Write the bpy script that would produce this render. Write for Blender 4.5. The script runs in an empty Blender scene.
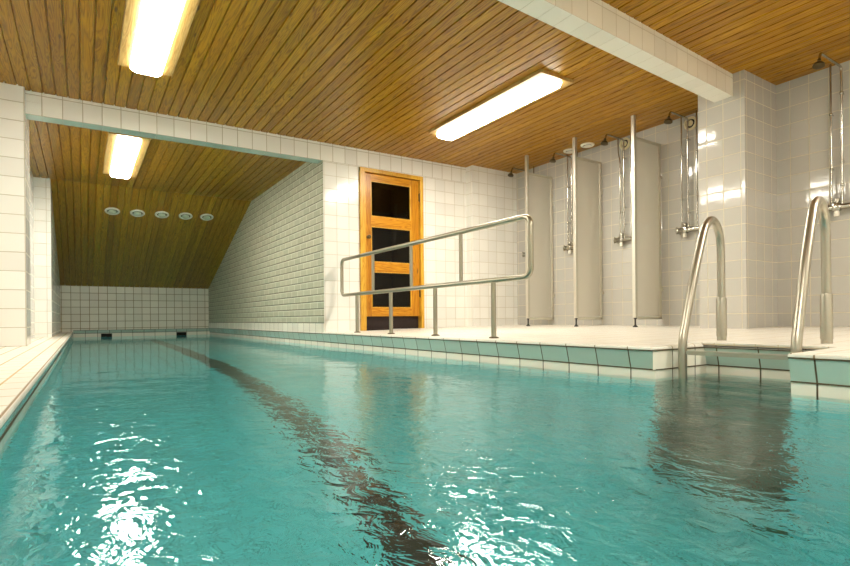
import bpy, bmesh, math, random
from mathutils import Vector, Matrix, noise
random.seed(4)
sc = bpy.context.scene
C = sc.collection
PI = math.pi

# ------------------------------------------------------------------ layout (metres; x right, y along the pool, z up; 0 = eye level)
WATER = -0.329
CEIL = 2.15
CEIL_B = 2.05
XR, XL = 2.459, -0.153           # pool edges
XE = 2.487                       # pool wall under the right edge
XLE = -0.178
YE = 12.988                      # end wall
POOL_Z = WATER - 1.62
XS = 5.457                       # shower wall
XB = 2.470                       # brick wall
LEFT_Z = -0.221
YMIN = -1.7
NX, NY1, NY0 = 2.943, 1.632, 1.010   # ladder recess
def deck(x): return -0.157 + 0.018 * (x - 2.6)
def back(x): return 6.028 - 0.0259 * (x - XB)      # plane of the door wall

# ------------------------------------------------------------------ materials
class NT:
    def __init__(s, name):
        s.m = bpy.data.materials.new(name); s.m.use_nodes = True
        s.t = s.m.node_tree; s.t.nodes.clear()
        s.out = s.t.nodes.new('ShaderNodeOutputMaterial')
    def n(s, typ, **kw):
        nd = s.t.nodes.new(typ)
        for k, v in kw.items():
            if k == 'ins':
                for kk, vv in v.items():
                    if isinstance(vv, bpy.types.NodeSocket): s.t.links.new(vv, nd.inputs[kk])
                    else: nd.inputs[kk].default_value = vv
            else: setattr(nd, k, v)
        return nd
    def math(s, op, a, b=None, c=None):
        nd = s.t.nodes.new('ShaderNodeMath'); nd.operation = op
        for i, v in enumerate((a, b, c)):
            if v is None: continue
            if isinstance(v, bpy.types.NodeSocket): s.t.links.new(v, nd.inputs[i])
            else: nd.inputs[i].default_value = v
        return nd.outputs[0]
    def mix(s, fac, a, b, blend='MIX'):
        nd = s.t.nodes.new('ShaderNodeMix'); nd.data_type = 'RGBA'; nd.blend_type = blend
        for key, v in ((0, fac), (6, a), (7, b)):
            if isinstance(v, bpy.types.NodeSocket): s.t.links.new(v, nd.inputs[key])
            else: nd.inputs[key].default_value = v
        return nd.outputs[2]
    def coords(s):
        tc = s.n('ShaderNodeTexCoord')
        sp = s.n('ShaderNodeSeparateXYZ', ins={0: tc.outputs['Object']})
        return tc.outputs['Object'], sp.outputs[0], sp.outputs[1], sp.outputs[2]
    def ramp(s, fac, stops):
        nd = s.t.nodes.new('ShaderNodeValToRGB')
        s.t.links.new(fac, nd.inputs[0])
        el = nd.color_ramp.elements
        while len(el) < len(stops): el.new(0.5)
        for e, (p, c) in zip(el, stops): e.position = p; e.color = c
        return nd.outputs[0]
    def bsdf(s, **kw):
        nd = s.t.nodes.new('ShaderNodeBsdfPrincipled')
        for k, v in kw.items():
            k = k.replace('_', ' ')
            if isinstance(v, bpy.types.NodeSocket): s.t.links.new(v, nd.inputs[k])
            else: nd.inputs[k].default_value = v
        s.t.links.new(nd.outputs[0], s.out.inputs[0])
        return nd
    def bump(s, h, dist, strength=1.0):
        nd = s.n('ShaderNodeBump', ins={'Height': h, 'Distance': dist, 'Strength': strength})
        return nd.outputs[0]

def rgb(r, g, b): return (r, g, b, 1)

def tile_mat(name, col, grout, pu, pv, ou=0.0, ov=0.0, gw=0.004, rough=0.12, var=0.05, stain=0.0, shear=0.0, tilt=0.02, vshow=1.0):
    """glazed tiles: pu x pv, joints at ou/ov; u,v are picked from the facing of the surface"""
    t = NT(name)
    co, x, y, z = t.coords()
    g = t.n('ShaderNodeNewGeometry')
    sn = t.n('ShaderNodeSeparateXYZ', ins={0: g.outputs['True Normal']})
    fx = t.math('GREATER_THAN', t.math('ABSOLUTE', sn.outputs[0]), 0.6)
    fz = t.math('GREATER_THAN', t.math('ABSOLUTE', sn.outputs[2]), 0.75)
    def sel(f, a, b): return t.math('ADD', a, t.math('MULTIPLY', f, t.math('SUBTRACT', b, a)))
    u = sel(fx, x, y); v = sel(fz, z, y)
    u = t.math('ADD', t.math('SUBTRACT', u, ou), 100 * pu); v = t.math('ADD', t.math('SUBTRACT', v, ov), 100 * pv)
    us = t.math('DIVIDE', u, pu); vs = t.math('DIVIDE', v, pv)
    def line(q, p):
        f = t.math('FRACT', q)
        d = t.math('MULTIPLY', t.math('MINIMUM', f, t.math('SUBTRACT', 1.0, f)), p)
        return t.n('ShaderNodeMapRange', interpolation_type='SMOOTHSTEP', ins={0: d, 1: gw * 0.35, 2: gw * 0.85, 3: 1.0, 4: 0.0}).outputs[0]
    lu, lv = line(us, pu), line(vs, pv)
    if vshow != 1.0: lu = t.math('MULTIPLY', lu, vshow)
    ln = t.math('MAXIMUM', lu, lv)
    cid = t.n('ShaderNodeCombineXYZ', ins={0: t.math('FLOOR', us), 1: t.math('FLOOR', vs), 2: sn.outputs[0]})
    wn = t.n('ShaderNodeTexWhiteNoise', noise_dimensions='3D', ins={0: cid.outputs[0]})
    k = t.math('ADD', 1 - var, t.math('MULTIPLY', wn.outputs[0], 2 * var))
    c = t.mix(1.0, col, t.n('ShaderNodeCombineXYZ', ins={0: k, 1: k, 2: k}).outputs[0], 'MULTIPLY')
    if stain:
        nz = t.n('ShaderNodeTexNoise', ins={'Vector': co, 'Scale': 3.0, 'Detail': 5.0})
        c = t.mix(t.math('MULTIPLY', t.n('ShaderNodeMapRange', ins={0: nz.outputs[0], 1: 0.5, 2: 0.75}).outputs[0], stain), c, rgb(0.45, 0.33, 0.16))
    c = t.mix(ln, c, grout)
    r = t.math('ADD', rough, t.math('MULTIPLY', ln, 0.6))
    # joints sink, each tile leans a hair, the glaze is not quite flat
    sx = t.n('ShaderNodeSeparateColor', ins={0: wn.outputs[1]})
    lean = t.math('ADD', t.math('MULTIPLY', t.math('SUBTRACT', sx.outputs[0], 0.5), t.math('MULTIPLY', t.math('FRACT', us), pu * tilt)),
                  t.math('MULTIPLY', t.math('SUBTRACT', sx.outputs[1], 0.5), t.math('MULTIPLY', t.math('FRACT', vs), pv * tilt)))
    nz2 = t.n('ShaderNodeTexNoise', ins={'Vector': co, 'Scale': 14.0, 'Detail': 1.0})
    h = t.math('ADD', t.math('ADD', lean, t.math('MULTIPLY', nz2.outputs[0], 0.0006)), t.math('MULTIPLY', ln, -0.0015))
    t.bsdf(Base_Color=c, Roughness=r, Normal=t.bump(h, 1.0), Specular_IOR_Level=0.5)
    return t.m

def wood_mat(name, axis, across, pitch, off, base, light, dark, rough=0.38, knots=True, rows=None):
    """varnished boards running along `axis`; every board gets its own tone, grain and knots"""
    t = NT(name)
    co, x, y, z = t.coords()
    ax = {'x': x, 'y': y, 'z': z}
    w, l = ax[across], ax[axis]
    q = t.math('DIVIDE', t.math('SUBTRACT', w, off), pitch)
    bid = t.math('FLOOR', q)
    wn = t.n('ShaderNodeTexWhiteNoise', noise_dimensions='1D', ins={1: bid})
    ra = wn.outputs[0]
    l2 = t.math('ADD', l, t.math('MULTIPLY', ra, 37.0))
    vec = t.n('ShaderNodeCombineXYZ', ins={0: t.math('MULTIPLY', w, 17.0), 1: t.math('MULTIPLY', l2, 1.0), 2: t.math('MULTIPLY', ra, 50.0)})
    g1 = t.n('ShaderNodeTexNoise', ins={'Vector': vec.outputs[0], 'Scale': 1.0, 'Detail': 2.5, 'Distortion': 1.2})
    ring = t.math('FRACT', t.math('MULTIPLY', g1.outputs[0], 8.0))
    ring = t.math('ABSOLUTE', t.math('SUBTRACT', ring, 0.5))
    vec2 = t.n('ShaderNodeCombineXYZ', ins={0: t.math('MULTIPLY', w, 220.0), 1: t.math('MULTIPLY', l2, 5.0), 2: ra})
    g2 = t.n('ShaderNodeTexNoise', ins={'Vector': vec2.outputs[0], 'Scale': 1.0, 'Detail': 2.0})
    f = t.math('ADD', t.math('MULTIPLY', ring, 1.05), t.math('MULTIPLY', g2.outputs[0], 0.42))
    c = t.ramp(f, [(0.15, dark), (0.45, base), (0.85, light)])
    k = t.math('ADD', 0.82, t.math('MULTIPLY', ra, 0.30))
    c = t.mix(1.0, c, t.n('ShaderNodeCombineXYZ', ins={0: k, 1: t.math('MULTIPLY', k, t.math('ADD', 0.93, t.math('MULTIPLY', ra, 0.1))), 2: k}).outputs[0], 'MULTIPLY')
    if knots:
        vk = t.n('ShaderNodeCombineXYZ', ins={0: q, 1: t.math('MULTIPLY', l2, 2.2), 2: t.math('MULTIPLY', ra, 9.0)})
        vo = t.n('ShaderNodeTexVoronoi', ins={'Vector': vk.outputs[0], 'Scale': 1.0, 'Randomness': 1.0})
        kn = t.n('ShaderNodeMapRange', interpolation_type='SMOOTHSTEP', ins={0: vo.outputs['Distance'], 1: 0.05, 2: 0.12, 3: 0.8, 4: 0.0}).outputs[0]
        c = t.mix(kn, c, rgb(0.10, 0.04, 0.01))
    t.bsdf(Base_Color=c, Roughness=rough, Normal=t.bump(t.math('MULTIPLY', f, 0.0006), 1.0), Specular_IOR_Level=0.32, Coat_Weight=0.05, Coat_Roughness=0.25)
    return t.m

def plain(name, col, rough=0.4, metal=0.0, noise_amt=0.06, scale=30.0, **kw):
    t = NT(name)
    co, x, y, z = t.coords()
    nz = t.n('ShaderNodeTexNoise', ins={'Vector': co, 'Scale': scale, 'Detail': 3.0})
    k = t.math('ADD', 1 - noise_amt, t.math('MULTIPLY', nz.outputs[0], 2 * noise_amt))
    c = t.mix(1.0, col, t.n('ShaderNodeCombineXYZ', ins={0: k, 1: k, 2: k}).outputs[0], 'MULTIPLY')
    t.bsdf(Base_Color=c, Roughness=t.math('MULTIPLY', rough, t.math('ADD', 0.8, t.math('MULTIPLY', nz.outputs[0], 0.4))), Metallic=metal, **kw)
    return t.m

def emit_mat(name, col, strength):
    t = NT(name)
    co, x, y, z = t.coords()
    nz = t.n('ShaderNodeTexNoise', ins={'Vector': co, 'Scale': 4.0})
    s = t.math('MULTIPLY', strength, t.math('ADD', 0.95, t.math('MULTIPLY', nz.outputs[0], 0.1)))
    e = t.n('ShaderNodeEmission', ins={0: col, 1: s})
    t.t.links.new(e.outputs[0], t.out.inputs[0])
    return t.m

def water_mat():
    t = NT('pool_water')
    co, x, y, z = t.coords()
    mp = t.n('ShaderNodeMapping', ins={0: co, 'Scale': (1.0, 0.75, 1.0)})
    n1 = t.n('ShaderNodeTexNoise', ins={'Vector': mp.outputs[0], 'Scale': 24.0, 'Detail': 3.0, 'Distortion': 0.8})
    calm = t.n('ShaderNodeMapRange', interpolation_type='SMOOTHSTEP', ins={0: y, 1: 0.8, 2: 4.5, 3: 1.0, 4: 0.10}).outputs[0]
    n = t.bump(t.math('MULTIPLY', t.math('MULTIPLY', n1.outputs[0], 0.009), calm), 1.0, 0.42)
    gl = t.n('ShaderNodeBsdfGlass', ins={'Color': rgb(0.86, 0.98, 0.985), 'Roughness': 0.032, 'IOR': 1.333, 'Normal': n})
    t.t.links.new(gl.outputs[0], t.out.inputs[0])
    return t.m

def glass_mat():
    t = NT('dark_pane_glass')
    co, x, y, z = t.coords()
    fr = t.n('ShaderNodeFresnel', ins={0: 1.5})
    tr = t.n('ShaderNodeBsdfTransparent', ins={0: rgb(0.62, 0.60, 0.55)})
    gl = t.n('ShaderNodeBsdfGlossy', ins={0: rgb(0.9, 0.9, 0.9), 1: 0.03})
    mx = t.n('ShaderNodeMixShader', ins={0: fr.outputs[0], 1: tr.outputs[0], 2: gl.outputs[0]})
    t.t.links.new(mx.outputs[0], t.out.inputs[0])
    return t.m

def brick_mat():
    """small grey-green facing bricks in plain bond, deep joints with a pale upper arris"""
    t = NT('grey_green_brick')
    co, x, y, z = t.coords()
    H, L = 0.0886, 0.24
    row = t.math('DIVIDE', t.math('ADD', z, 10 * H + 0.050), H)
    ri = t.math('FLOOR', row); fv = t.math('FRACT', row)
    odd = t.math('MODULO', ri, 2.0)
    uu = t.math('ADD', t.math('DIVIDE', y, L), t.math('MULTIPLY', odd, 0.5))
    fu = t.math('FRACT', uu)
    dv = t.math('MULTIPLY', fv, H)                        # distance above the joint under the brick
    dt = t.math('MULTIPLY', t.math('SUBTRACT', 1.0, fv), H)
    du = t.math('MULTIPLY', t.math('MINIMUM', fu, t.math('SUBTRACT', 1.0, fu)), L)
    mr = lambda d, a, b: t.n('ShaderNodeMapRange', interpolation_type='SMOOTHSTEP', ins={0: d, 1: a, 2: b, 3: 1.0, 4: 0.0}).outputs[0]
    joint = mr(dv, 0.004, 0.011)
    edge = mr(dt, 0.010, 0.018)
    vert = mr(du, 0.003, 0.010)
    wn = t.n('ShaderNodeTexWhiteNoise', noise_dimensions='2D', ins={0: t.n('ShaderNodeCombineXYZ', ins={0: t.math('FLOOR', uu), 1: ri}).outputs[0]})
    nz = t.n('ShaderNodeTexNoise', ins={'Vector': co, 'Scale': 60.0, 'Detail': 4.0})
    base = t.mix(nz.outputs[0], rgb(0.36, 0.36, 0.255), rgb(0.54, 0.53, 0.40))
    base = t.mix(t.math('MULTIPLY', wn.outputs[0], 0.55), base, rgb(0.33, 0.345, 0.25))
    c = t.mix(t.math('MULTIPLY', vert, 0.8), base, rgb(0.70, 0.68, 0.57))
    c = t.mix(t.math('MULTIPLY', edge, 0.6), c, rgb(0.66, 0.65, 0.54))
    c = t.mix(joint, c, rgb(0.09, 0.08, 0.05))
    h = t.math('ADD', t.math('MULTIPLY', t.math('MAXIMUM', joint, t.math('MULTIPLY', vert, 0.5)), -0.006), t.math('MULTIPLY', nz.outputs[0], 0.0015))
    t.bsdf(Base_Color=c, Roughness=0.6, Normal=t.bump(h, 1.0))
    return t.m

def frost_mat():
    t = NT('frosted_cream_sheet')
    co, x, y, z = t.coords()
    nz = t.n('ShaderNodeTexNoise', ins={'Vector': co, 'Scale': 90.0})
    c = t.mix(t.math('MULTIPLY', nz.outputs[0], 0.1), rgb(0.77, 0.75, 0.69), rgb(0.72, 0.70, 0.64))
    d = t.n('ShaderNodeBsdfDiffuse', ins={0: c}); tl = t.n('ShaderNodeBsdfTranslucent', ins={0: c})
    m1 = t.n('ShaderNodeMixShader', ins={0: 0.42, 1: d.outputs[0], 2: tl.outputs[0]})
    rf = t.n('ShaderNodeBsdfRefraction', ins={0: rgb(0.88, 0.86, 0.80), 1: 0.30, 2: 1.05})
    m2 = t.n('ShaderNodeMixShader', ins={0: 0.38, 1: m1.outputs[0], 2: rf.outputs[0]})
    gl = t.n('ShaderNodeBsdfGlossy', ins={0: rgb(1, 1, 1), 1: 0.25})
    m3 = t.n('ShaderNodeMixShader', ins={0: 0.05, 1: m2.outputs[0], 2: gl.outputs[0]})
    t.t.links.new(m3.outputs[0], t.out.inputs[0])
    return t.m

M = {}
WHITE = rgb(0.80, 0.785, 0.735)
M['white_tile'] = tile_mat('white_wall_tile', WHITE, rgb(0.56, 0.51, 0.40), 0.161, 0.161, 2.803, 1.759, 0.0045, 0.15)
M['beam_tile'] = tile_mat('white_beam_tile', WHITE, rgb(0.40, 0.34, 0.24), 0.161, 0.188, 2.758, 1.932, 0.005, 0.10)
M['near_beam_tile'] = tile_mat('cream_beam_tile', rgb(0.80, 0.755, 0.64), rgb(0.50, 0.43, 0.30), 0.159, 0.158, 2.664, 1.954, 0.004, 0.14)
M['grey_tile'] = tile_mat('grey_shower_tile', rgb(0.47, 0.455, 0.415), rgb(0.60, 0.55, 0.41), 0.150, 0.158, 2.355, 0.017, 0.0055, 0.08, 0.03, tilt=0.03)
M['end_tile'] = tile_mat('end_wall_tile', rgb(0.78, 0.73, 0.63), rgb(0.30, 0.23, 0.12), 0.161, 0.147, -0.351, 0.0, 0.009, 0.15, 0.05)
M['left_tile'] = tile_mat('white_pier_tile', WHITE, rgb(0.47, 0.42, 0.31), 0.30, 0.171, -0.43, -0.221, 0.005, 0.10)
M['deck_tile'] = tile_mat('white_deck_tile', rgb(0.75, 0.72, 0.645), rgb(0.60, 0.51, 0.36), 0.107, 0.2155, 2.535, 0.054, 0.005, 0.30, 0.05, stain=0.10)
M['left_deck_tile'] = tile_mat('white_walkway_tile', rgb(0.74, 0.71, 0.63), rgb(0.50, 0.36, 0.17), 0.110, 0.2155, -0.244, 0.05, 0.007, 0.30, 0.04, vshow=1.0, stain=0.06)
M['teal_tile'] = tile_mat('pale_teal_edge_tile', rgb(0.41, 0.535, 0.465), rgb(0.09, 0.07, 0.03), 0.2155, 5.0, 0.054, 1.0, 0.006, 0.10, 0.06)
M['near_soffit'] = tile_mat('pale_soffit_tile', rgb(0.78, 0.78, 0.71), rgb(0.55, 0.53, 0.45), 0.159, 5.0, 2.664, 1.0, 0.004, 0.16, 0.03)
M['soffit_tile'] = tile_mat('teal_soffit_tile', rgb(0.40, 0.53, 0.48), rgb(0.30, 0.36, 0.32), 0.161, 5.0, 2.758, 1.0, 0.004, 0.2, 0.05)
M['water_line_tile'] = tile_mat('white_waterline_tile', rgb(0.80, 0.77, 0.66), rgb(0.10, 0.08, 0.04), 0.2155, 5.0, 0.054, 1.0, 0.006, 0.12, 0.04)
M['pool_tile'] = tile_mat('turquoise_pool_tile', rgb(0.19, 0.80, 0.85), rgb(0.11, 0.50, 0.54), 0.161, 0.161, -0.35, 0.0, 0.010, 0.3, 0.06)
ZWV = -0.425
M['recess_tile'] = tile_mat('shade_toned_recess_tile', rgb(0.045, 0.20, 0.15), rgb(0.10, 0.06, 0.02), 0.2155, 0.155, 0.054, ZWV, 0.012, 0.4, 0.1)  # shade inside the underwater recess is put into this dark tile colour
M['lane_tile'] = tile_mat('dark_lane_tile', rgb(0.008, 0.009, 0.010), rgb(0.02, 0.02, 0.02), 0.161, 0.161, -0.35, 0.0, 0.006, 0.4, 0.1)
M['dark_grout'] = plain('dark_edge_grout', rgb(0.10, 0.075, 0.035), 0.8)
M['nose'] = tile_mat('white_edge_nosing', rgb(0.77, 0.74, 0.66), rgb(0.26, 0.19, 0.10), 0.2155, 5.0, 0.054, 1.0, 0.006, 0.22, 0.03)
M['brick'] = brick_mat()
PINE = (rgb(0.365, 0.172, 0.0036), rgb(0.49, 0.258, 0.009), rgb(0.19, 0.076, 0.002))
M['plank'] = wood_mat('varnished_ceiling_boards', 'y', 'x', 0.0955, 0.0, *PINE)
M['slope_plank'] = wood_mat('varnished_slope_boards', 'y', 'x', 0.0955, 0.0, rgb(0.41, 0.205, 0.014), rgb(0.54, 0.29, 0.028), rgb(0.26, 0.118, 0.007))
M['lamp_wood'] = wood_mat('pale_lamp_board', 'y', 'x', 0.6, 0.2, rgb(0.42, 0.27, 0.08), rgb(0.50, 0.34, 0.12), rgb(0.30, 0.17, 0.04))
M['door_v'] = wood_mat('orange_pine_upright', 'z', 'x', 0.11, 2.95, rgb(0.50, 0.205, 0.010), rgb(0.60, 0.28, 0.022), rgb(0.33, 0.115, 0.006), 0.3)
M['door_h'] = wood_mat('orange_pine_rail', 'x', 'z', 0.12, 0.03, rgb(0.52, 0.22, 0.012), rgb(0.62, 0.30, 0.026), rgb(0.35, 0.125, 0.006), 0.3)
M['frame_wood'] = wood_mat('yellow_door_frame_wood', 'z', 'x', 0.5, 2.7, rgb(0.62, 0.335, 0.035), rgb(0.68, 0.40, 0.06), rgb(0.50, 0.24, 0.02), 0.3, knots=False)
M['steel'] = plain('brushed_stainless_steel', rgb(0.42, 0.395, 0.325), 0.36, 1.0, 0.02, 8)
M['rail_steel'] = plain('satin_rail_steel', rgb(0.37, 0.345, 0.27), 0.31, 1.0, 0.02, 8)
M['chrome'] = plain('chrome_pipe', rgb(0.46, 0.44, 0.385), 0.16, 1.0, 0.05)
M['aluminium'] = plain('satin_aluminium', rgb(0.66, 0.64, 0.56), 0.35, 0.8)
M['panel'] = frost_mat()
M['panel_frame'] = plain('champagne_partition_frame', rgb(0.62, 0.59, 0.49), 0.35, 0.5)
M['black'] = plain('black_rubber', rgb(0.015, 0.013, 0.012), 0.6)
M['plastic'] = plain('white_plastic', rgb(0.80, 0.77, 0.68), 0.35, 0.0, 0.02)
M['cream'] = plain('cream_enamel', rgb(0.78, 0.70, 0.44), 0.35, 0.0, 0.03)
M['dark_metal'] = plain('dark_bronze', rgb(0.10, 0.075, 0.035), 0.35, 0.7)
M['kick'] = plain('dark_red_threshold', rgb(0.016, 0.005, 0.003), 0.6)
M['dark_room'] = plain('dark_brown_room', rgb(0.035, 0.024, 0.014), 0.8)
M['void'] = plain('dark_opening', rgb(0.010, 0.009, 0.006), 0.8)
M['paint'] = plain('off_white_paint', rgb(0.72, 0.69, 0.60), 0.6)
M['glass'] = glass_mat()
M['water'] = water_mat()
M['lamp'] = emit_mat('warm_fluorescent_diffuser', rgb(1.0, 0.945, 0.82), 78.0)
M['lamp_side'] = emit_mat('warm_diffuser_flank', rgb(1.0, 0.945, 0.82), 26.0)
M['spot_glass'] = plain('pale_green_bulb_glass', rgb(0.62, 0.68, 0.55), 0.12)

# ------------------------------------------------------------------ mesh helpers
class MB:
    def __init__(s): s.b = bmesh.new()
    def poly(s, pts):
        return s.b.faces.new([s.b.verts.new(p) for p in pts])
    def box(s, x0, x1, y0, y1, z0, z1, bev=0.0):
        v = [s.b.verts.new((x, y, z)) for x in (x0, x1) for y in (y0, y1) for z in (z0, z1)]
        fs = [s.b.faces.new([v[i] for i in q]) for q in ((0, 1, 3, 2), (4, 6, 7, 5), (0, 4, 5, 1), (2, 3, 7, 6), (0, 2, 6, 4), (1, 5, 7, 3))]
        if bev:
            es = list({e for f in fs for e in f.edges})
            bmesh.ops.bevel(s.b, geom=es, offset=bev, segments=2, affect='EDGES', profile=0.5)
        return s
    def hexa(s, lo, hi):
        """lo, hi: four points each, same winding"""
        a = [s.b.verts.new(p) for p in lo]; c = [s.b.verts.new(p) for p in hi]
        n = len(a)
        s.b.faces.new(a[::-1]); s.b.faces.new(c)
        for i in range(n): s.b.faces.new((a[i], a[(i + 1) % n], c[(i + 1) % n], c[i]))
        return s
    def ring(s, c, ax, up, r, n):
        side = ax.cross(up).normalized(); up2 = side.cross(ax).normalized()
        return [s.b.verts.new(c + (side * math.cos(2 * PI * i / n) + up2 * math.sin(2 * PI * i / n)) * r) for i in range(n)]
    def tube(s, pts, r, n=14, closed=False, cap=True):
        pts = [Vector(p) for p in pts]; N = len(pts)
        rr = r if isinstance(r, (list, tuple)) else [r] * N
        up = None; rings = []
        for i in range(N):
            if closed: d = (pts[(i + 1) % N] - pts[i - 1])
            else: d = pts[min(i + 1, N - 1)] - pts[max(i - 1, 0)]
            d.normalize()
            if up is None:
                up = Vector((0, 0, 1)) if abs(d.z) < 0.9 else Vector((0, 1, 0))
            up = (up - d * up.dot(d)).normalized()
            rings.append(s.ring(pts[i], d, up, rr[i], n))
        for i in range(N if closed else N - 1):
            a, c = rings[i], rings[(i + 1) % N]
            for k in range(n): s.b.faces.new((a[k], a[(k + 1) % n], c[(k + 1) % n], c[k]))
        if cap and not closed:
            s.b.faces.new(rings[0][::-1]); s.b.faces.new(rings[-1])
        return s
    def lathe(s, c, ax, prof, n=24):
        """prof: (distance along ax, radius)"""
        c = Vector(c); ax = Vector(ax).normalized()
        up = Vector((0, 0, 1)) if abs(ax.z) < 0.9 else Vector((0, 1, 0))
        rings = [s.ring(c + ax * d, ax, up, max(r, 1e-4), n) for d, r in prof]
        for a, e in zip(rings, rings[1:]):
            for k in range(n): s.b.faces.new((a[k], a[(k + 1) % n], e[(k + 1) % n], e[k]))
        s.b.faces.new(rings[0][::-1]); s.b.faces.new(rings[-1])
        return s
    def obj(s, name, mat, parent=None, smooth=False, keep=False, **props):
        if not keep: bmesh.ops.recalc_face_normals(s.b, faces=s.b.faces)
        me = bpy.data.meshes.new(name); s.b.to_mesh(me); s.b.free()
        for mm in (mat if isinstance(mat, list) else [mat]): me.materials.append(mm)
        o = bpy.data.objects.new(name, me); C.objects.link(o)
        if smooth:
            for p in me.polygons: p.use_smooth = True
            try: me.set_sharp_from_angle(angle=math.radians(38))
            except Exception: pass
        if parent is not None:
            o.parent = parent
            o.matrix_parent_inverse = parent.matrix_basis.inverted()
        for k, v in props.items(): o[k] = v
        return o

def thing(name, loc, label, cat, group=None):
    o = bpy.data.objects.new(name, None); C.objects.link(o)
    o.empty_display_size = 0.1
    o.location = loc; o['label'] = label; o['category'] = cat
    if group: o['group'] = group
    return o
def setting(name, loc=(0, 0, 0)):
    o = bpy.data.objects.new(name, None); C.objects.link(o); o.location = loc; o['kind'] = 'structure'
    return o
def S(mb, name, mat, parent=None, **kw):
    if parent is None: kw['kind'] = 'structure'
    return mb.obj(name, mat, parent, **kw)

def fillet(pts, r, n=6, closed=False):
    P = [Vector(p) for p in pts]; out = []
    N = len(P)
    for i in range(N):
        if not closed and i in (0, N - 1): out.append(P[i]); continue
        a, b, c = P[i - 1], P[i], P[(i + 1) % N]
        u, v = (a - b).normalized(), (c - b).normalized()
        ang = u.angle(v)
        if ang > PI - 0.02: out.append(b); continue
        t = min(r / math.tan(ang / 2), (a - b).length * 0.49, (c - b).length * 0.49)
        rad = t * math.tan(ang / 2)
        cen = b + (u + v).normalized() * (rad / math.sin(ang / 2))
        s, e = (b + u * t) - cen, (b + v * t) - cen
        th = s.angle(e)
        for k in range(n + 1):
            f = k / n
            out.append(cen + (s * math.sin((1 - f) * th) + e * math.sin(f * th)) / math.sin(th))
    return out
def spline(pts, n=8):
    P = [Vector(p) for p in pts]; P = [P[0] * 2 - P[1]] + P + [P[-1] * 2 - P[-2]]
    out = []
    for i in range(1, len(P) - 2):
        a, b, c, d = P[i - 1:i + 3]
        for k in range(n):
            t = k / n
            out.append(0.5 * ((2 * b) + (c - a) * t + (2 * a - 5 * b + 4 * c - d) * t * t + (3 * b - a - 3 * c + d) * t ** 3))
    out.append(P[-2]); return out

# ------------------------------------------------------------------ ceilings: real V-grooved boards running along the pool
def boards(name, x0, x1, path, mat, th=0.03):
    """boards along the polyline path [(y,z),...]; grooves cut every 95.5 mm, seen from below"""
    p = 0.0955; g = 0.0068; d = 0.013
    k0 = math.floor(x0 / p); prof = []
    for k in range(k0, math.ceil(x1 / p) + 1):
        for dx, h in ((-g, 0), (-g * 0.55, d), (g * 0.55, d), (g, 0)):
            x = k * p + dx
            if x0 <= x <= x1: prof.append((x, h))
    prof = [(x0, 0)] + prof + [(x1, 0)]
    mb = MB(); rows = []
    nrm = []
    for i, (y, z) in enumerate(path):
        a = path[max(i - 1, 0)]; b = path[min(i + 1, len(path) - 1)]
        ty, tz = b[0] - a[0], b[1] - a[1]; L = math.hypot(ty, tz)
        nrm.append((-tz / L, ty / L))
    for (y, z), (ny, nz) in zip(path, nrm):
        rows.append([mb.b.verts.new((x, y + ny * h, z + nz * h)) for x, h in prof])
    for a, b in zip(rows, rows[1:]):
        for i in range(len(prof) - 1): mb.b.faces.new((a[i], b[i], b[i + 1], a[i + 1]))
    return S(mb, name, mat)
boards('ceiling', -1.5, XS + 0.02, [(YMIN, CEIL), (6.25, CEIL)], M['plank'])
boards('ceiling_back', -0.62, XB + 0.03, [(6.1, CEIL_B), (9.255, CEIL_B)], M['plank'])
SY0, SZ0, SY1, SZ1 = 9.25, CEIL_B, YE + 0.005, 0.734
boards('ceiling_slope', -0.40, XB + 0.03, [(SY0, SZ0), (SY1, SZ1)], M['slope_plank'])

# ------------------------------------------------------------------ walls
# door wall: pieces around the doorway (flush with the beam over the pool)
DX0, DX1, DZ1 = 2.945, 3.888, 1.918
def wall_strip(mb, x0, x1, z0, z1, th=0.16, f=back):
    mb.hexa([(x0, f(x0), z0), (x1, f(x1), z0), (x1, f(x1) + th, z0), (x0, f(x0) + th, z0)],
            [(x0, f(x0), z1), (x1, f(x1), z1), (x1, f(x1) + th, z1), (x0, f(x0) + th, z1)])
mb = MB()
wall_strip(mb, XB, DX0, -0.172, 1.932); wall_strip(mb, DX1, XS + 0.2, -0.172, 1.932); wall_strip(mb, DX0, DX1, DZ1, 1.932)
wall_strip(mb, DX0, DX1, -0.35, -0.135)
S(mb, 'wall_back', M['white_tile'])
# beam over the pool opening, carried on as the top course of the door wall
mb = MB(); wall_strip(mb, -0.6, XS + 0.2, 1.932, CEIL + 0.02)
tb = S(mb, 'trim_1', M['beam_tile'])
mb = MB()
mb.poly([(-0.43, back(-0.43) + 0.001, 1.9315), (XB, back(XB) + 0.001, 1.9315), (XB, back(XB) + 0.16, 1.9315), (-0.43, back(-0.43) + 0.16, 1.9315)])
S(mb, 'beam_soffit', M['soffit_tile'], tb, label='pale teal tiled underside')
# pilaster in the corner by the showers
mb = MB(); mb.box(4.615, XS + 0.1, 5.83, 6.1, -0.3, CEIL + 0.02)
S(mb, 'trim_2', M['white_tile'])
# shower wall
mb = MB(); mb.box(XS, XS + 0.2, YMIN, 6.1, -0.5, CEIL + 0.02)
S(mb, 'wall_right', M['grey_tile'])
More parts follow.
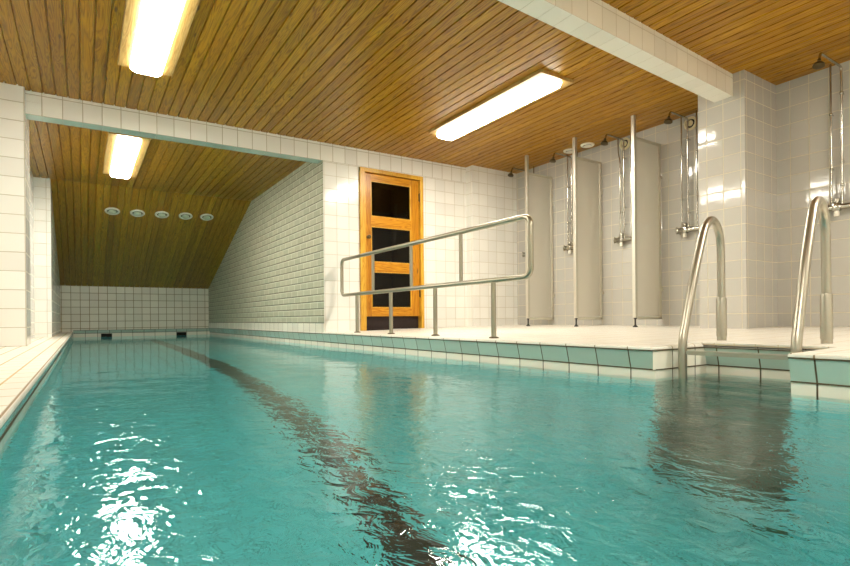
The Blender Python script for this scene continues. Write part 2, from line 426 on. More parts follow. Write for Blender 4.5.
# pillar on the shower wall and the deep beam it carries
mb = MB(); mb.box(4.871, XS + 0.05, 2.319, 2.734, -0.4, CEIL + 0.02)
S(mb, 'trim_3', M['grey_tile'])
nb0 = lambda x: 2.416 + 0.0454 * (x - 4.871)
mb = MB(); wall_strip(mb, -1.5, 4.875, 1.954, CEIL + 0.02, 0.166, nb0)
tn = S(mb, 'trim_4', M['near_beam_tile'])
mb = MB()
mb.poly([(-1.5, nb0(-1.5), 1.9535), (4.871, nb0(4.871), 1.9535), (4.871, nb0(4.871) + 0.166, 1.9535), (-1.5, nb0(-1.5) + 0.166, 1.9535)])
S(mb, 'beam_soffit', M['near_soffit'], tn, label='tiled underside of the near beam')
# left pier, left wall, left side of the low back part
mb = MB(); mb.box(-1.5, -0.425, 6.02, 6.5, -0.4, CEIL + 0.02)
S(mb, 'trim_5', M['left_tile'])
mb = MB(); mb.box(-1.6, -1.5, YMIN, 6.5, -0.4, CEIL + 0.02)
S(mb, 'wall_left', M['left_tile'])
mb = MB(); mb.box(-0.75, -0.56, 6.4, 9.4, -0.4, CEIL_B + 0.02)
S(mb, 'wall_left_back', M['white_tile'])
mb = MB(); mb.box(-0.75, -0.365, 9.25, YE + 0.1, -0.4, CEIL_B + 0.02)
S(mb, 'wall_left_end', M['white_tile'])
mb = MB(); mb.box(-0.75, XB + 0.2, YE, YE + 0.15, -0.30, 0.80)
S(mb, 'wall_end', M['end_tile'])
mb = MB(); mb.box(-1.6, XS + 0.2, YMIN - 0.1, YMIN, -0.4, CEIL + 0.02)
S(mb, 'wall_front', M['white_tile'])
# brick wall along the low back part, on a course of white tile
mb = MB(); mb.box(XB - 0.004, XB + 0.2, back(XB) + 0.006, YE + 0.02, -0.050, CEIL_B + 0.05)
S(mb, 'wall_brick', M['brick'])
mb = MB(); mb.box(XB - 0.006, XB + 0.2, back(XB) + 0.004, YE + 0.02, -0.168, -0.050)
S(mb, 'baseboard_brick', M['water_line_tile'])
# ------------------------------------------------------------------ decks
NOSE = -0.178
def slab(mb, pts, zf, z1):
    mb.hexa([(x, y, z1(x) if callable(z1) else z1) for x, y in pts], [(x, y, zf(x)) for x, y in pts])
mb = MB()
dk = lambda x: deck(x)
for x0, x1, y0, y1 in ((XR + 0.012, NX, YMIN, NY0 - 0.012), (XR + 0.012, NX, NY1 + 0.012, 6.05), (NX, XS, YMIN, 5.97)):
    slab(mb, [(x0, y0), (x1, y0), (x1, y1), (x0, y1)], dk, NOSE + 0.003)
S(mb, 'floor', M['deck_tile'])
mb = MB(); mb.box(-1.5, XL - 0.012, YMIN, YE, LEFT_Z - 0.017, LEFT_Z)
S(mb, 'floor_left', M['left_deck_tile'])

# ------------------------------------------------------------------ the pool basin: shell, recess, edge courses, lane line, openings
pool = setting('pool_basin', (1.15, 5.5, POOL_Z))
ZL = -0.278        # foot of the teal course
ZW = -0.425        # foot of the white waterline course
NZ = POOL_Z + 0.02  # floor of the recess
def quadx(mb, x, y0, y1, z0, z1): mb.poly([(x, y0, z0), (x, y1, z0), (x, y1, z1), (x, y0, z1)])
def quady(mb, y, x0, x1, z0, z1): mb.poly([(x0, y, z0), (x1, y, z0), (x1, y, z1), (x0, y, z1)])
def quadz(mb, z, x0, x1, y0, y1): mb.poly([(x0, y0, z), (x1, y0, z), (x1, y1, z), (x0, y1, z)])
mb = MB()
quadz(mb, POOL_Z, XLE, XE, YMIN, YE)
quadx(mb, XLE, YMIN, YE, POOL_Z, ZW)
quadx(mb, XE, YMIN, NY0, POOL_Z, ZW); quadx(mb, XE, NY1, YE, POOL_Z, ZW); quadx(mb, XE, NY0, NY1, POOL_Z, NZ)
quady(mb, YE - 0.005, XLE, XE, POOL_Z, ZW); quady(mb, YMIN, XLE, XE, POOL_Z, ZW)
S(mb, 'pool_shell', M['pool_tile'], pool)
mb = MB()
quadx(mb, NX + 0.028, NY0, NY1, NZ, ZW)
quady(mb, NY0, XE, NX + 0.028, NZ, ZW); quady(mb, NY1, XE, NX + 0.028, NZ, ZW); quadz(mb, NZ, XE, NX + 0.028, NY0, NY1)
S(mb, 'recess_lining', M['recess_tile'], pool, label='ladder recess tiles under water, shade painted in as dark green')
# white waterline course
mb = MB()
quadx(mb, XE, YMIN, NY0, ZW, ZL); quadx(mb, XE, NY1, YE, ZW, ZL)
quadx(mb, NX + 0.028, NY0, NY1, ZW, ZL); quady(mb, NY0, XE, NX + 0.028, ZW, NOSE); quady(mb, NY1, XE, NX + 0.028, ZW, ZL)
quady(mb, NY1 - 0.001, XR + 0.004, NX + 0.028, ZL, NOSE)
quadx(mb, XLE, YMIN, YE, ZW, -0.30)
quady(mb, YE - 0.005, XLE, XE, ZW, -0.250)
S(mb, 'waterline_course', M['water_line_tile'], pool, label='white tile course at the water line')
# teal course under the nosing, leaning back
mb = MB()
def lean(mb, y0, y1, xa, xb): mb.poly([(xb, y0, ZL), (xb, y1, ZL), (xa, y1, NOSE), (xa, y0, NOSE)])
lean(mb, YMIN, NY0, XR + 0.004, XE); lean(mb, NY1, YE, XR + 0.004, XE); lean(mb, NY0, NY1, NX + 0.004, NX + 0.028)
mb.poly([(XLE, YMIN, -0.30), (XLE, YE, -0.30), (XL - 0.006, YE, LEFT_Z - 0.02), (XL - 0.006, YMIN, LEFT_Z - 0.02)])
mb.poly([(XL, YE - 0.006, -0.250), (XE, YE - 0.006, -0.250), (XE, YE - 0.015, -0.185), (XL, YE - 0.015, -0.185)])
S(mb, 'teal_course', M['teal_tile'], pool, label='pale teal tiles leaning back under the white edge')
# dark joints above and below the teal course
mb = MB()
def joint(mb, x, y0, y1, z): mb.box(x - 0.0035, x + 0.01, y0, y1, z - 0.003, z + 0.003)
for y0, y1 in ((YMIN, NY0), (NY1, YE)):
    joint(mb, XR + 0.004, y0, y1, NOSE); joint(mb, XE - 0.001, y0, y1, ZL)
joint(mb, NX + 0.004, NY0, NY1, NOSE); joint(mb, NX + 0.026, NY0, NY1, ZL)
mb.box(XR + 0.006, NX + 0.03, NY1 - 0.006, NY1 + 0.01, NOSE - 0.003, NOSE + 0.003)
mb.box(XE, NX + 0.03, NY1 - 0.004, NY1 + 0.01, ZL - 0.003, ZL + 0.003)
mb.box(XL, XE, YE - 0.012, YE, -0.254, -0.247); mb.box(XL, XE, YE - 0.02, YE, -0.189, -0.183)
mb.box(XLE - 0.01, XLE + 0.003, YMIN, YE, -0.303, -0.297); mb.box(XL - 0.016, XL - 0.004, YMIN, YE, LEFT_Z - 0.023, LEFT_Z - 0.018)
S(mb, 'edge_joint', M['dark_grout'], pool, label='dark brown joints of the pool edge')
# rounded white nosing
def nosing(mb, pts, ztop, zbot, inward):
    """pts: run of the outer edge; inward: unit vector towards the deck per run"""
    prof = [(0.016, zbot), (0.004, zbot), (0.0, zbot + 0.005), (0.0, ztop - 0.006), (0.002, ztop - 0.002), (0.007, ztop + 0.0015), (0.014, ztop + 0.0005)]
    rows = [[mb.b.verts.new((p[0] + iv[0] * d, p[1] + iv[1] * d, z)) for d, z in prof] for p, iv in zip(pts, inward)]
    for a, b in zip(rows, rows[1:]):
        for i in range(len(prof) - 1): mb.b.faces.new((a[i], b[i], b[i + 1], a[i + 1]))
mb = MB(); zt = deck(XR)
nosing(mb, [(XR, YMIN), (XR, NY0), (NX, NY0), (NX, NY1), (XR, NY1), (XR, YE)], zt, NOSE,
       [(1, 0), (1, -1), (1, -1), (1, 1), (1, 1), (1, 0)])
nosing(mb, [(XL, YMIN), (XL, YE)], LEFT_Z, LEFT_Z - 0.02, [(-1, 0), (-1, 0)])
S(mb, 'edge_nosing', M['nose'], pool, smooth=True, label='rounded white edge tiles')
mb = MB(); mb.box(1.11, 1.29, YMIN, YE - 0.9, POOL_Z, POOL_Z + 0.006)
S(mb, 'lane_line', M['lane_tile'], pool, label='dark line along the pool floor')
for x in (0.332, 1.784):
    mb = MB(); mb.box(x, x + 0.198, YE - 0.022, YE - 0.006, -0.345, -0.262)
    for k in range(6): mb.box(x + 0.01 + k * 0.032, x + 0.022 + k * 0.032, YE - 0.026, YE - 0.02, -0.343, -0.266)
    S(mb, 'skimmer_opening', M['void'], pool, label='dark overflow opening in the end wall')

# ------------------------------------------------------------------ the water: a rippled sheet
def ripple(x, y):
    v = Vector((x, y, 0))
    a = noise.noise(Vector((x * 1.7 + 3, y * 1.25, 0.3))) * 0.011
    b = noise.noise(Vector((x * 4.3 + 0.8 * y, y * 3.6 - 7, 4.1))) * 0.0062
    c = noise.noise(Vector((x * 10.5 - 0.5 * y, y * 8.0 + 2, 9.7))) * 0.0026
    calm = 1.0 / (1.0 + max(0.0, (y - 1.0)) * 0.34)
    calm = max(0.10, calm)
    d = noise.noise(Vector((x * 21.0 + y * 2, y * 17.0 + 5, 2.2))) * 0.0010
    return (a * 0.5 + b * 0.5 + c * 0.65 + d * 0.8) * calm
mb = MB()
def patch(x0, x1, y0, y1, res):
    nx = max(2, int((x1 - x0) / res)); ny = max(2, int((y1 - y0) / res))
    rows = [[mb.b.verts.new((x0 + (x1 - x0) * i / nx, y0 + (y1 - y0) * j / ny, 0)) for i in range(nx + 1)] for j in range(ny + 1)]
    for a, b in zip(rows, rows[1:]):
        for i in range(nx): mb.b.faces.new((a[i], a[i + 1], b[i + 1], b[i]))
patch(XLE - 0.002, XE + 0.002, YMIN, 4.0, 0.018)
patch(XLE - 0.002, XE + 0.002, 4.0, YE, 0.035)
patch(XE + 0.002, NX + 0.03, NY0 - 0.002, NY1 + 0.002, 0.018)
for v in mb.b.verts: v.co.z = WATER + ripple(v.co.x, v.co.y)
bmesh.ops.remove_doubles(mb.b, verts=mb.b.verts, dist=0.0001)
for f in mb.b.faces:
    f.normal_update()
    if f.normal.z < 0: f.normal_flip()
wo = mb.obj('pool_water', M['water'], None, smooth=False, keep=True, kind='stuff', label='rippled turquoise water filling the long indoor pool', category='water')
for p in wo.data.polygons: p.use_smooth = True

# ------------------------------------------------------------------ door
door = setting('door_1', (3.41, back(3.41), -0.14))
DY = back(3.41)
mb = MB()
mb.box(DX0, 3.020, DY - 0.022, DY + 0.13, -0.150, DZ1, 0.004); mb.box(3.842, DX1, DY - 0.030, DY + 0.13, -0.150, DZ1, 0.004)
mb.box(DX0, DX1, DY - 0.027, DY + 0.13, 1.868, DZ1, 0.004)
S(mb, 'door_frame', M['frame_wood'], door, label='yellow pine door frame')
leaf = bpy.data.objects.new('door_leaf', None); C.objects.link(leaf); leaf.location = (3.41, DY, 0.03); leaf.parent = door
leaf.matrix_parent_inverse = Matrix.Translation(-Vector(door.location))
LY0, LY1 = DY + 0.012, DY + 0.052
LX0, LX1 = 3.026, 3.836
def lobj(mb, name, mat, **kw):
    o = mb.obj(name, mat, leaf, **kw)
    o.matrix_parent_inverse = Matrix.Translation(-Vector((3.41, DY, 0.03)))
    return o
mb = MB(); mb.box(LX0, 3.112, LY0, LY1, 0.030, 1.860, 0.004); mb.box(3.714, LX1, LY0, LY1, 0.030, 1.860, 0.004)
lobj(mb, 'leaf_stile', M['door_v'])
for z0, z1 in ((0.030, 0.140), (0.608, 0.729), (1.190, 1.315), (1.775, 1.860)):
    mb = MB(); mb.box(3.110, 3.716, LY0 + 0.001, LY1 - 0.001, z0, z1, 0.003)
    lobj(mb, 'leaf_rail', M['door_h'])
for z0, z1 in ((0.140, 0.608), (0.729, 1.190), (1.315, 1.775)):
    mb = MB()
    for (a, b, c, d) in ((3.112, 3.124, z0, z1), (3.702, 3.714, z0, z1), (3.112, 3.714, z0, z0 + 0.012), (3.112, 3.714, z1 - 0.012, z1)):
        mb.box(a, b, LY0 + 0.004, LY0 + 0.02, c, d)
    lobj(mb, 'glazing_bead', M['frame_wood'])
    mb = MB(); mb.poly([(3.122, LY0 + 0.022, z0 + 0.01), (3.704, LY0 + 0.022, z0 + 0.01), (3.704, LY0 + 0.022, z1 - 0.01), (3.122, LY0 + 0.022, z1 - 0.01)])
    lobj(mb, 'door_pane', M['glass'], label='dark glass pane')
mb = MB(); mb.lathe((3.066, LY0, 1.044), (0, -1, 0), [(0, 0.022), (0.004, 0.022), (0.006, 0.010), (0.026, 0.010), (0.030, 0.022), (0.042, 0.027), (0.054, 0.020), (0.057, 0.004)], 20)
lobj(mb, 'door_knob', M['dark_metal'], smooth=True, label='dark bronze round knob')
for z in (0.34, 1.636):
    mb = MB(); mb.tube([(3.840, LY0 - 0.014, z - 0.055), (3.840, LY0 - 0.014, z + 0.055)], 0.0075, 10); mb.box(3.832, 3.848, LY0 - 0.012, LY0 + 0.004, z - 0.05, z + 0.05)
    lobj(mb, 'door_hinge', M['dark_metal'], label='dark metal hinge')
mb = MB(); mb.box(3.02, 3.842, DY + 0.055, DY + 0.075, -0.150, 0.05)
mb.box(3.02, 3.842, DY - 0.0, DY + 0.06, -0.152, -0.132)
S(mb, 'door_threshold', M['kick'], door, label='dark red threshold under the door leaf')
# the unlit room behind the panes
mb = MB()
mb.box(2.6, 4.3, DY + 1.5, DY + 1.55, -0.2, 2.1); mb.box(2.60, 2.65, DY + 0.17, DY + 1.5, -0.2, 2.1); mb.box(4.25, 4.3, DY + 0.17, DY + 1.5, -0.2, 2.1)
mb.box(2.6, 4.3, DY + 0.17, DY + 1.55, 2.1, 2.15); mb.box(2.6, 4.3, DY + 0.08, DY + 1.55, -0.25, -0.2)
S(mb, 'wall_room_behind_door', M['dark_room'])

# ------------------------------------------------------------------ ceiling lamps
def lamp(x, y0, y1, zc, label):
    t = thing('ceiling_lamp', (x, (y0 + y1) / 2, zc), label, 'lamp', 'fluorescent ceiling lamps')
    mb = MB(); mb.box(x - 0.205, x + 0.205, y0 - 0.03, y1 - 0.005, zc - 0.030, zc + 0.003, 0.003)
    mb.obj('lamp_board', M['lamp_wood'], t, label='pale pine mounting board')
    mb = MB(); w, h = 0.116, 0.046
    prof = [(-w, zc - 0.028), (-w, zc - 0.028 - h * 0.62), (-w * 0.78, zc - 0.028 - h), (w * 0.78, zc - 0.028 - h), (w, zc - 0.028 - h * 0.62), (w, zc - 0.028)]
    rows = []
    for y, s, lift in ((y0, 0.72, 0.35), (y0 + 0.05, 1.0, 0.0), (y1 - 0.05, 1.0, 0.0), (y1, 0.72, 0.35)):
        rows.append([mb.b.verts.new((x + px * s, y, z + (zc - 0.028 - z) * lift)) for px, z in prof])
    for a, b in zip(rows, rows[1:]):
        for i in range(len(prof) - 1): mb.b.faces.new((a[i], b[i], b[i + 1], a[i + 1]))
    mb.b.faces.new(rows[0]); mb.b.faces.new(rows[-1][::-1])
    for f in mb.b.faces:
        f.normal_update()
        f.material_index = 0 if abs(f.normal.z) > 0.9 else 1
    mb.obj('lamp_diffuser', [M['lamp'], M['lamp_side']], t, label='glowing white diffuser')
    return t
lamp(0.467, 3.26, 5.03, CEIL, 'bright lamp on pine board at upper left, cut by the top of the photo')
lamp(3.545, 3.28, 5.02, CEIL, 'bright lamp on the ceiling in front of the door and showers')
lamp(0.455, 6.60, 8.43, CEIL_B, 'bright lamp behind the beam, on the low ceiling over the far pool')
lamp(3.545, -1.2, 0.55, CEIL, 'bright lamp on the ceiling right of the near beam, outside the photo')
lamp(0.467, -1.25, 0.5, CEIL, 'bright lamp on the ceiling above the near end of the pool, outside the photo')

# recessed spotlights in the sloping boards
sl = Vector((0, SY1 - SY0, SZ1 - SZ0)).normalized()
nr = Vector((0, sl.z, -sl.y)).normalized()      # outward, down towards the pool
names = ['leftmost of five', 'second from the left of five', 'middle one of five', 'second from the right of five', 'rightmost of five']
for (x, y, z), nm in zip(((0.428, 9.962, 1.799), (0.788, 9.957, 1.801), (1.152, 9.932, 1.810), (1.519, 9.908, 1.818), (1.860, 9.880, 1.828)), names):
    yy = y; zz = SZ0 + (yy - SY0) * (SZ1 - SZ0) / (SY1 - SY0)
    c = Vector((x, yy, zz))
    t = thing('recessed_spotlight', c, 'round white recessed spotlight in the sloping boards, ' + nm, 'spotlight', 'spotlights in the sloping ceiling')
    mb = MB(); mb.lathe(c, nr, [(-0.001, 0.050), (-0.001, 0.108), (0.010, 0.110), (0.020, 0.103), (0.023, 0.092), (0.020, 0.082), (0.004, 0.076), (0.002, 0.050)], 32)
    mb.obj('trim_ring', M['plastic'], t, smooth=True)
    mb = MB(); mb.lathe(c, nr, [(0.003, 0.080), (0.005, 0.080), (0.0055, 0.02)], 28)
    mb.obj('reflector', M['dark_metal'], t, smooth=True, label='dark inner reflector')
    cc = c + sl * 0.012
    mb = MB(); mb.lathe(cc, nr, [(0.004, 0.058), (0.014, 0.060), (0.024, 0.052), (0.031, 0.034), (0.034, 0.010)], 28)
    mb.obj('bulb', M['spot_glass'], t, smooth=True, label='pale frosted bulb')

# ------------------------------------------------------------------ stainless handrail on the deck
HX = 2.647
rail = thing('handrail', (HX, 4.3, deck(HX)), 'stainless steel tube handrail standing on the deck in front of the pine door', 'handrail')
R = 0.0205
mb = MB(); loop = fillet([(HX, 2.69, 0.287), (HX, 2.69, 0.716), (HX, 5.90, 0.716), (HX, 5.90, 0.287)], 0.065, 8, True)
mb.tube(loop, R, 16, True)
mb.obj('rail_loop', M['rail_steel'], rail, smooth=True)
for y in (5.485, 4.695, 3.890, 3.094):
    mb = MB(); mb.tube([(HX, y, deck(HX)), (HX, y, 0.285)], 0.0195, 16)
    p = mb.obj('post', M['rail_steel'], rail, smooth=True)
    mb = MB(); mb.lathe((HX, y, deck(HX)), (0, 0, 1), [(0, 0.038), (0.006, 0.038), (0.010, 0.030), (0.012, 0.021)], 24)
    f = mb.obj('floor_flange', M['dark_metal'], None, smooth=True); f.parent = p; f.matrix_parent_inverse = Matrix.Translation((0, 0, 0))
    f.matrix_parent_inverse = p.matrix_parent_inverse @ Matrix.Identity(4) if False else Matrix.Identity(4)
    f.location = (0, 0, 0)
for y in (5.083, 4.293, 3.504):
    mb = MB(); mb.tube([(HX, y, 0.287), (HX, y, 0.716)], 0.0165, 14)
    mb.obj('baluster', M['rail_steel'], rail, smooth=True)

# ------------------------------------------------------------------ pool ladder in the recess
lad = thing('pool_ladder', (2.9, 1.35, deck(3.0)), 'stainless steel pool ladder with two bent handrails standing in the deck recess', 'ladder')
ex = Vector((0.535, 0.076, 0)).normalized()
for fx_, fy_ in ((2.640, 1.575), (2.645, 1.052)):
    o = Vector((fx_, fy_, 0))
    zb = deck((o + ex * 0.54).x)
    P = [(0, -0.175), (0.006, -0.12), (0.035, -0.045), (0.145, 0.205), (0.278, 0.455), (0.335, 0.520), (0.405, 0.551), (0.475, 0.530), (0.522, 0.465), (0.538, 0.36), (0.54, 0.22), (0.54, zb + 0.002)]
    if fy_ < 1.3: P = [(s_, z_ + (0.012 if z_ > 0.1 else 0)) for s_, z_ in P]
    pts = [o + ex * 0 + Vector((0, 0, -1.02))] + spline([tuple(o + ex * s_ + Vector((0, 0, z_))) for s_, z_ in P], 6)
    mb = MB(); mb.tube(pts, 0.0215, 18)
    h = mb.obj('ladder_handrail', M['steel'], lad, smooth=True)
    b = o + ex * 0.54
    mb = MB(); mb.lathe((b.x, b.y, zb), (0, 0, 1), [(0.0, 0.0255), (0.022, 0.0255), (0.024, 0.0275), (0.245, 0.0275), (0.252, 0.0255), (0.254, 0.0215)], 22)
    s_ = mb.obj('socket_sleeve', M['steel'], None, smooth=True); s_.parent = h
# treads between the rails
for z in (-0.192, -0.44, -0.69, -0.94):
    mb = MB()
    a = Vector((2.640, 1.575, z)); b = Vector((2.645, 1.052, z))
    mb.hexa([(a.x - 0.005, a.y, z - 0.010), (b.x - 0.005, b.y, z - 0.010), (b.x + 0.075, b.y, z - 0.010), (a.x + 0.075, a.y, z - 0.010)],
            [(a.x - 0.005, a.y, z + 0.010), (b.x - 0.005, b.y, z + 0.010), (b.x + 0.075, b.y, z + 0.010), (a.x + 0.075, a.y, z + 0.010)])
    mb.obj('tread', M['steel'], lad)

# ------------------------------------------------------------------ shower partitions
PX = 4.962
for y, lab in ((3.488, 'cream shower partition nearest the pillar'), (4.291, 'cream shower partition in the middle of the row of three'), (5.102, 'cream shower partition farthest from the pillar, beside the corner pilaster')):
    z0 = deck(PX)
    t = thing('shower_partition', (PX, y, z0), lab + ', with a floor to ceiling post', 'partition', 'shower partitions')
    mb = MB(); mb.box(PX - 0.020, PX + 0.020, y - 0.020, y + 0.020, z0 + 0.10, CEIL, 0.004)
    mb.obj('post', M['aluminium'], t, label='satin metal post up to the ceiling')
    mb = MB(); mb.lathe((PX, y, z0), (0, 0, 1), [(0, 0.026), (0.008, 0.026), (0.018, 0.014), (0.03, 0.009), (0.085, 0.009), (0.09, 0.016), (0.104, 0.016)], 18)
    mb.obj('foot', M['black'], t, smooth=True, label='black adjustable foot')
    mb = MB(); mb.box(PX + 0.018, 5.405, y - 0.006, y + 0.006, 0.0, 1.905)
    mb.obj('panel', M['panel'], t)
    mb = MB()
    mb.box(PX + 0.018, 5.428, y - 0.014, y + 0.014, 1.895, 1.925, 0.003); mb.box(PX + 0.018, 5.428, y - 0.014, y + 0.014, -0.034, -0.004, 0.003)
    mb.box(5.396, 5.428, y - 0.014, y + 0.014, -0.03, 1.92, 0.003)
    mb.obj('panel_frame', M['panel_frame'], t)
    mb = MB()
    for z in (0.3, 1.55): mb.box(5.425, XS, y - 0.012, y + 0.012, z - 0.02, z + 0.02)
    mb.obj('wall_bracket', M['panel_frame'], t)

# ------------------------------------------------------------------ showers
PXW = 5.407
def shower(y, kind, lab):
    """y: riser; supplies stand either side of it"""
    t = thing('wall_shower', (XS, y, 0.917), lab, 'shower', 'wall showers')
    rz = 2.095
    # riser with the overhead arm
    ya = y
    arm = fillet([(PXW, ya, 0.93), (PXW, ya, rz + 0.005), (PXW - 0.315 - (0.10 if kind == 5 else 0), ya, rz + 0.012), (PXW - 0.335 - (0.10 if kind == 5 else 0), ya, rz - 0.050)], 0.03, 5)
    mb = MB(); mb.tube(arm, 0.0095, 12); mb.obj('riser_pipe', M['chrome'], t, smooth=True)
    hx = arm[-1].x
    mb = MB(); mb.lathe((hx, ya, rz - 0.040), Vector((-0.25, 0, -1)), [(0, 0.011), (0.012, 0.014), (0.02, 0.012), (0.03, 0.020), (0.052, 0.040), (0.066, 0.042), (0.068, 0.038)], 22)
    mb.obj('shower_head', M['dark_metal'], t, smooth=True, label='bell shaped shower head')
    # supply pipes from the ceiling
    offs = (0.068, -0.100) if kind != 5 else (0.076, -0.16)
    for q, dy in enumerate(offs):
        if kind == 3 and q == 0:
            pts = spline([(PXW, y + 0.052, 0.93), (PXW, y + 0.052, 1.70), (PXW, y + 0.054, 1.86), (PXW, y + 0.074, 1.98), (PXW, y + 0.076, CEIL)], 6)
        else: pts = [(PXW, y + dy, 0.93), (PXW, y + dy, CEIL)]
        mb = MB(); mb.tube(pts, 0.0078, 12); mb.obj('supply_pipe', M['chrome'], t, smooth=True)
        dyc = 0.052 if (kind == 3 and q == 0) else dy
        for z in (1.25, 1.72):
            mb = MB(); mb.lathe((PXW, y + dyc, z - 0.010), (0, 0, 1), [(0, 0.011), (0.004, 0.0135), (0.016, 0.0135), (0.020, 0.011)], 14)
            mb.tube([(PXW + 0.01, y + dyc, z), (XS, y + dyc, z)], 0.005, 8)
            mb.obj('pipe_clip', M['chrome'], t, smooth=True)
    for z in (1.10, 1.30, 1.88):
        mb = MB(); mb.lathe((PXW, y, z - 0.012), (0, 0, 1), [(0, 0.012), (0.005, 0.0145), (0.019, 0.0145), (0.024, 0.012)], 14)
        mb.tube([(PXW + 0.012, y, z), (XS, y, z)], 0.005, 8)
        mb.obj('pipe_clip', M['chrome'], t, smooth=True)
    # mixer
    mz = 0.917
    ymax, ymin = y + 0.125, y - 0.125
    if kind == 5: ymin = y - 0.19
    mb = MB(); mb.tube([(PXW, ymax - 0.03, mz), (PXW, ymin, mz)], 0.0235, 18)
    for yy in (y + 0.05, y - 0.098): mb.tube([(PXW, yy, mz), (XS, yy, mz)], 0.013, 12); mb.lathe((XS, yy, mz), (-1, 0, 0), [(0, 0.03), (0.006, 0.03), (0.012, 0.018)], 18)
    mb.box(PXW - 0.026, PXW + 0.022, y + 0.010, y + 0.070, mz - 0.034, mz + 0.034, 0.008)
    mx = mb.obj('mixer_body', M['chrome'], t, smooth=True)
    mb = MB(); mb.lathe((PXW, ymax - 0.03, mz), (0, 1, 0), [(0, 0.022), (0.006, 0.030), (0.034, 0.032), (0.040, 0.026), (0.042, 0.01)], 18)
    for k in range(4):
        a = PI / 4 + k * PI / 2
        d = Vector((math.cos(a), 0, math.sin(a)))
        c = Vector((PXW, ymax - 0.014, mz)); mb.tube([c, c + d * 0.048], 0.009, 8)
    h = mb.obj('handle', M['chrome'], None, smooth=True); h.parent = mx
    mb = MB(); mb.lathe((PXW, y + 0.04, mz + 0.02), (0, 0, 1), [(0, 0.014), (0.018, 0.014), (0.024, 0.024), (0.052, 0.024), (0.058, 0.014)], 18)
    h = mb.obj('diverter_knob', M['chrome'], None, smooth=True); h.parent = mx
    mb = MB(); mb.lathe((PXW - 0.004, y + 0.04, mz - 0.02), (0, 0, -1), [(0, 0.017), (0.022, 0.017), (0.024, 0.020), (0.056, 0.020), (0.058, 0.014)], 18)
    h = mb.obj('outlet', M['plastic'], None, smooth=True, label='white outlet cap'); h.parent = mx
    return t
shower(3.150, 4, 'chrome wall shower between the pillar and the nearest partition')
shower(3.937, 3, 'chrome wall shower between the nearest and the middle partition')
shower(4.733, 2, 'chrome wall shower between the middle and the farthest partition')
shower(5.520, 1, 'chrome wall shower in the far corner stall, behind the handrail end')
shower(1.797, 5, 'chrome wall shower near the right border, on the near side of the pillar')

# exhaust valves: round cream rings on the wall behind two risers
for y, z, lab in ((3.138, 2.051, 'beside the pillar'), (3.947, 2.063, 'in the second stall from the pillar')):
    t = thing('wall_vent', (XS, y, z), 'round cream exhaust vent high on the shower wall ' + lab, 'vent', 'round wall vents')
    mb = MB(); mb.lathe((XS + 0.002, y, z), (-1, 0, 0), [(0, 0.040), (0.0, 0.070), (0.016, 0.072), (0.030, 0.066), (0.032, 0.054), (0.014, 0.049), (0.006, 0.048), (0.004, 0.044)], 32)
    mb.obj('vent_ring', M['cream'], t, smooth=True)
    mb = MB(); mb.lathe((XS + 0.002, y, z), (-1, 0, 0), [(0.004, 0.046), (0.006, 0.046), (0.007, 0.01)], 24)
    mb.obj('vent_throat', M['void'], t, smooth=True, label='dark gap')
    mb = MB(); mb.lathe((XS + 0.002, y, z), (-1, 0, 0), [(0.006, 0.006), (0.016, 0.006), (0.018, 0.030), (0.024, 0.030), (0.028, 0.020), (0.029, 0.005)], 28)
    mb.obj('vent_cone', M['cream'], t, smooth=True)
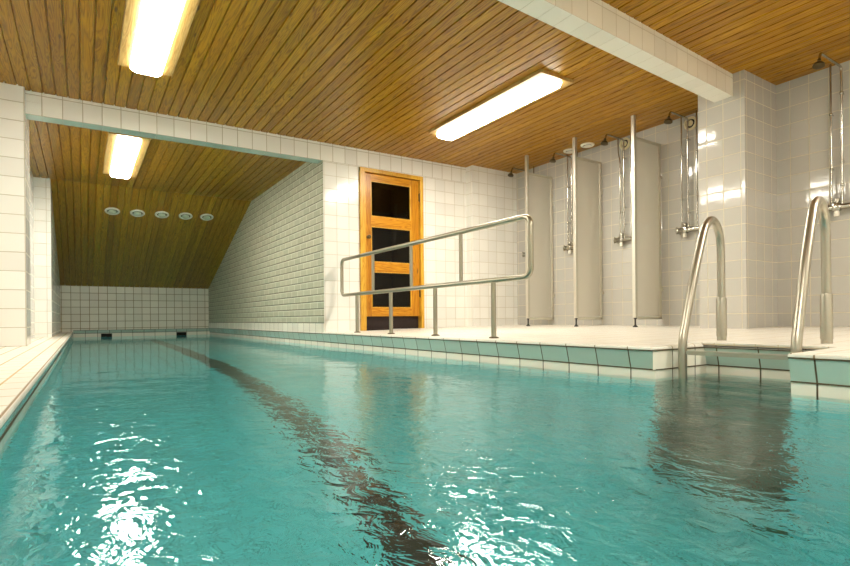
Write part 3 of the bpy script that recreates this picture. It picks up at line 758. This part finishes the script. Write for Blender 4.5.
for x, y, lab in ((5.290, 4.653, 'half behind a post'), (5.300, 4.379, 'clear of the posts')):
    t = thing('ceiling_vent', (x, y, CEIL), 'round white vent in the board ceiling above the showers, ' + lab, 'vent', 'round ceiling vents')
    mb = MB(); mb.lathe((x, y, CEIL + 0.004), (0, 0, -1), [(0, 0.05), (0.0, 0.082), (0.012, 0.084), (0.022, 0.076), (0.024, 0.062), (0.012, 0.056), (0.008, 0.05)], 32)
    mb.obj('vent_ring', M['plastic'], t, smooth=True)
    mb = MB(); mb.lathe((x, y, CEIL + 0.004), (0, 0, -1), [(0.008, 0.058), (0.010, 0.058), (0.011, 0.01)], 24)
    mb.obj('vent_throat', M['void'], t, smooth=True, label='dark gap')
    mb = MB(); mb.lathe((x, y, CEIL + 0.004), (0, 0, -1), [(0.010, 0.008), (0.022, 0.008), (0.024, 0.048), (0.032, 0.048), (0.038, 0.030), (0.040, 0.005)], 28)
    mb.obj('vent_cone', M['plastic'], t, smooth=True)

# ------------------------------------------------------------------ world, camera
w = bpy.data.worlds.new('world'); sc.world = w; w.use_nodes = True
w.node_tree.nodes['Background'].inputs[0].default_value = (0.02, 0.02, 0.018, 1)

F, YAW, PITCH, ROLL, CY = 525.925, 0.577834, -0.000228, -0.009001, 318.428
c_, s_ = math.cos(YAW), math.sin(YAW)
r0 = Vector((c_, -s_, 0)); f0 = Vector((s_, c_, 0)); u0 = Vector((0, 0, 1))
f1 = f0 * math.cos(PITCH) + u0 * math.sin(PITCH); u1 = u0 * math.cos(PITCH) - f0 * math.sin(PITCH)
r2 = r0 * math.cos(ROLL) + u1 * math.sin(ROLL); u2 = u1 * math.cos(ROLL) - r0 * math.sin(ROLL)
cam = bpy.data.cameras.new('camera'); co = bpy.data.objects.new('camera', cam); C.objects.link(co)
cam.sensor_width = 36; cam.sensor_fit = 'HORIZONTAL'; cam.lens = F / 850 * 36
cam.shift_y = (CY - 283) / 850
cam.clip_start = 0.02; cam.clip_end = 100
mt = Matrix((r2, u2, -f1)).transposed().to_4x4()
co.matrix_world = mt
sc.camera = co

# lift everything so the deck edge is height 0
LIFT = 0.16
for o in list(C.objects):
    if o.parent is None: o.location.z += LIFT

sc.view_settings.view_transform = 'Standard'
sc.view_settings.look = 'None'
sc.view_settings.exposure = 0.0
cy = sc.cycles
cy.use_denoising = True
cy.max_bounces = 12; cy.diffuse_bounces = 6; cy.glossy_bounces = 5; cy.transmission_bounces = 8; cy.transparent_max_bounces = 8
cy.caustics_reflective = True; cy.caustics_refractive = True
cy.blur_glossy = 1.0
cy.sample_clamp_indirect = 6.0
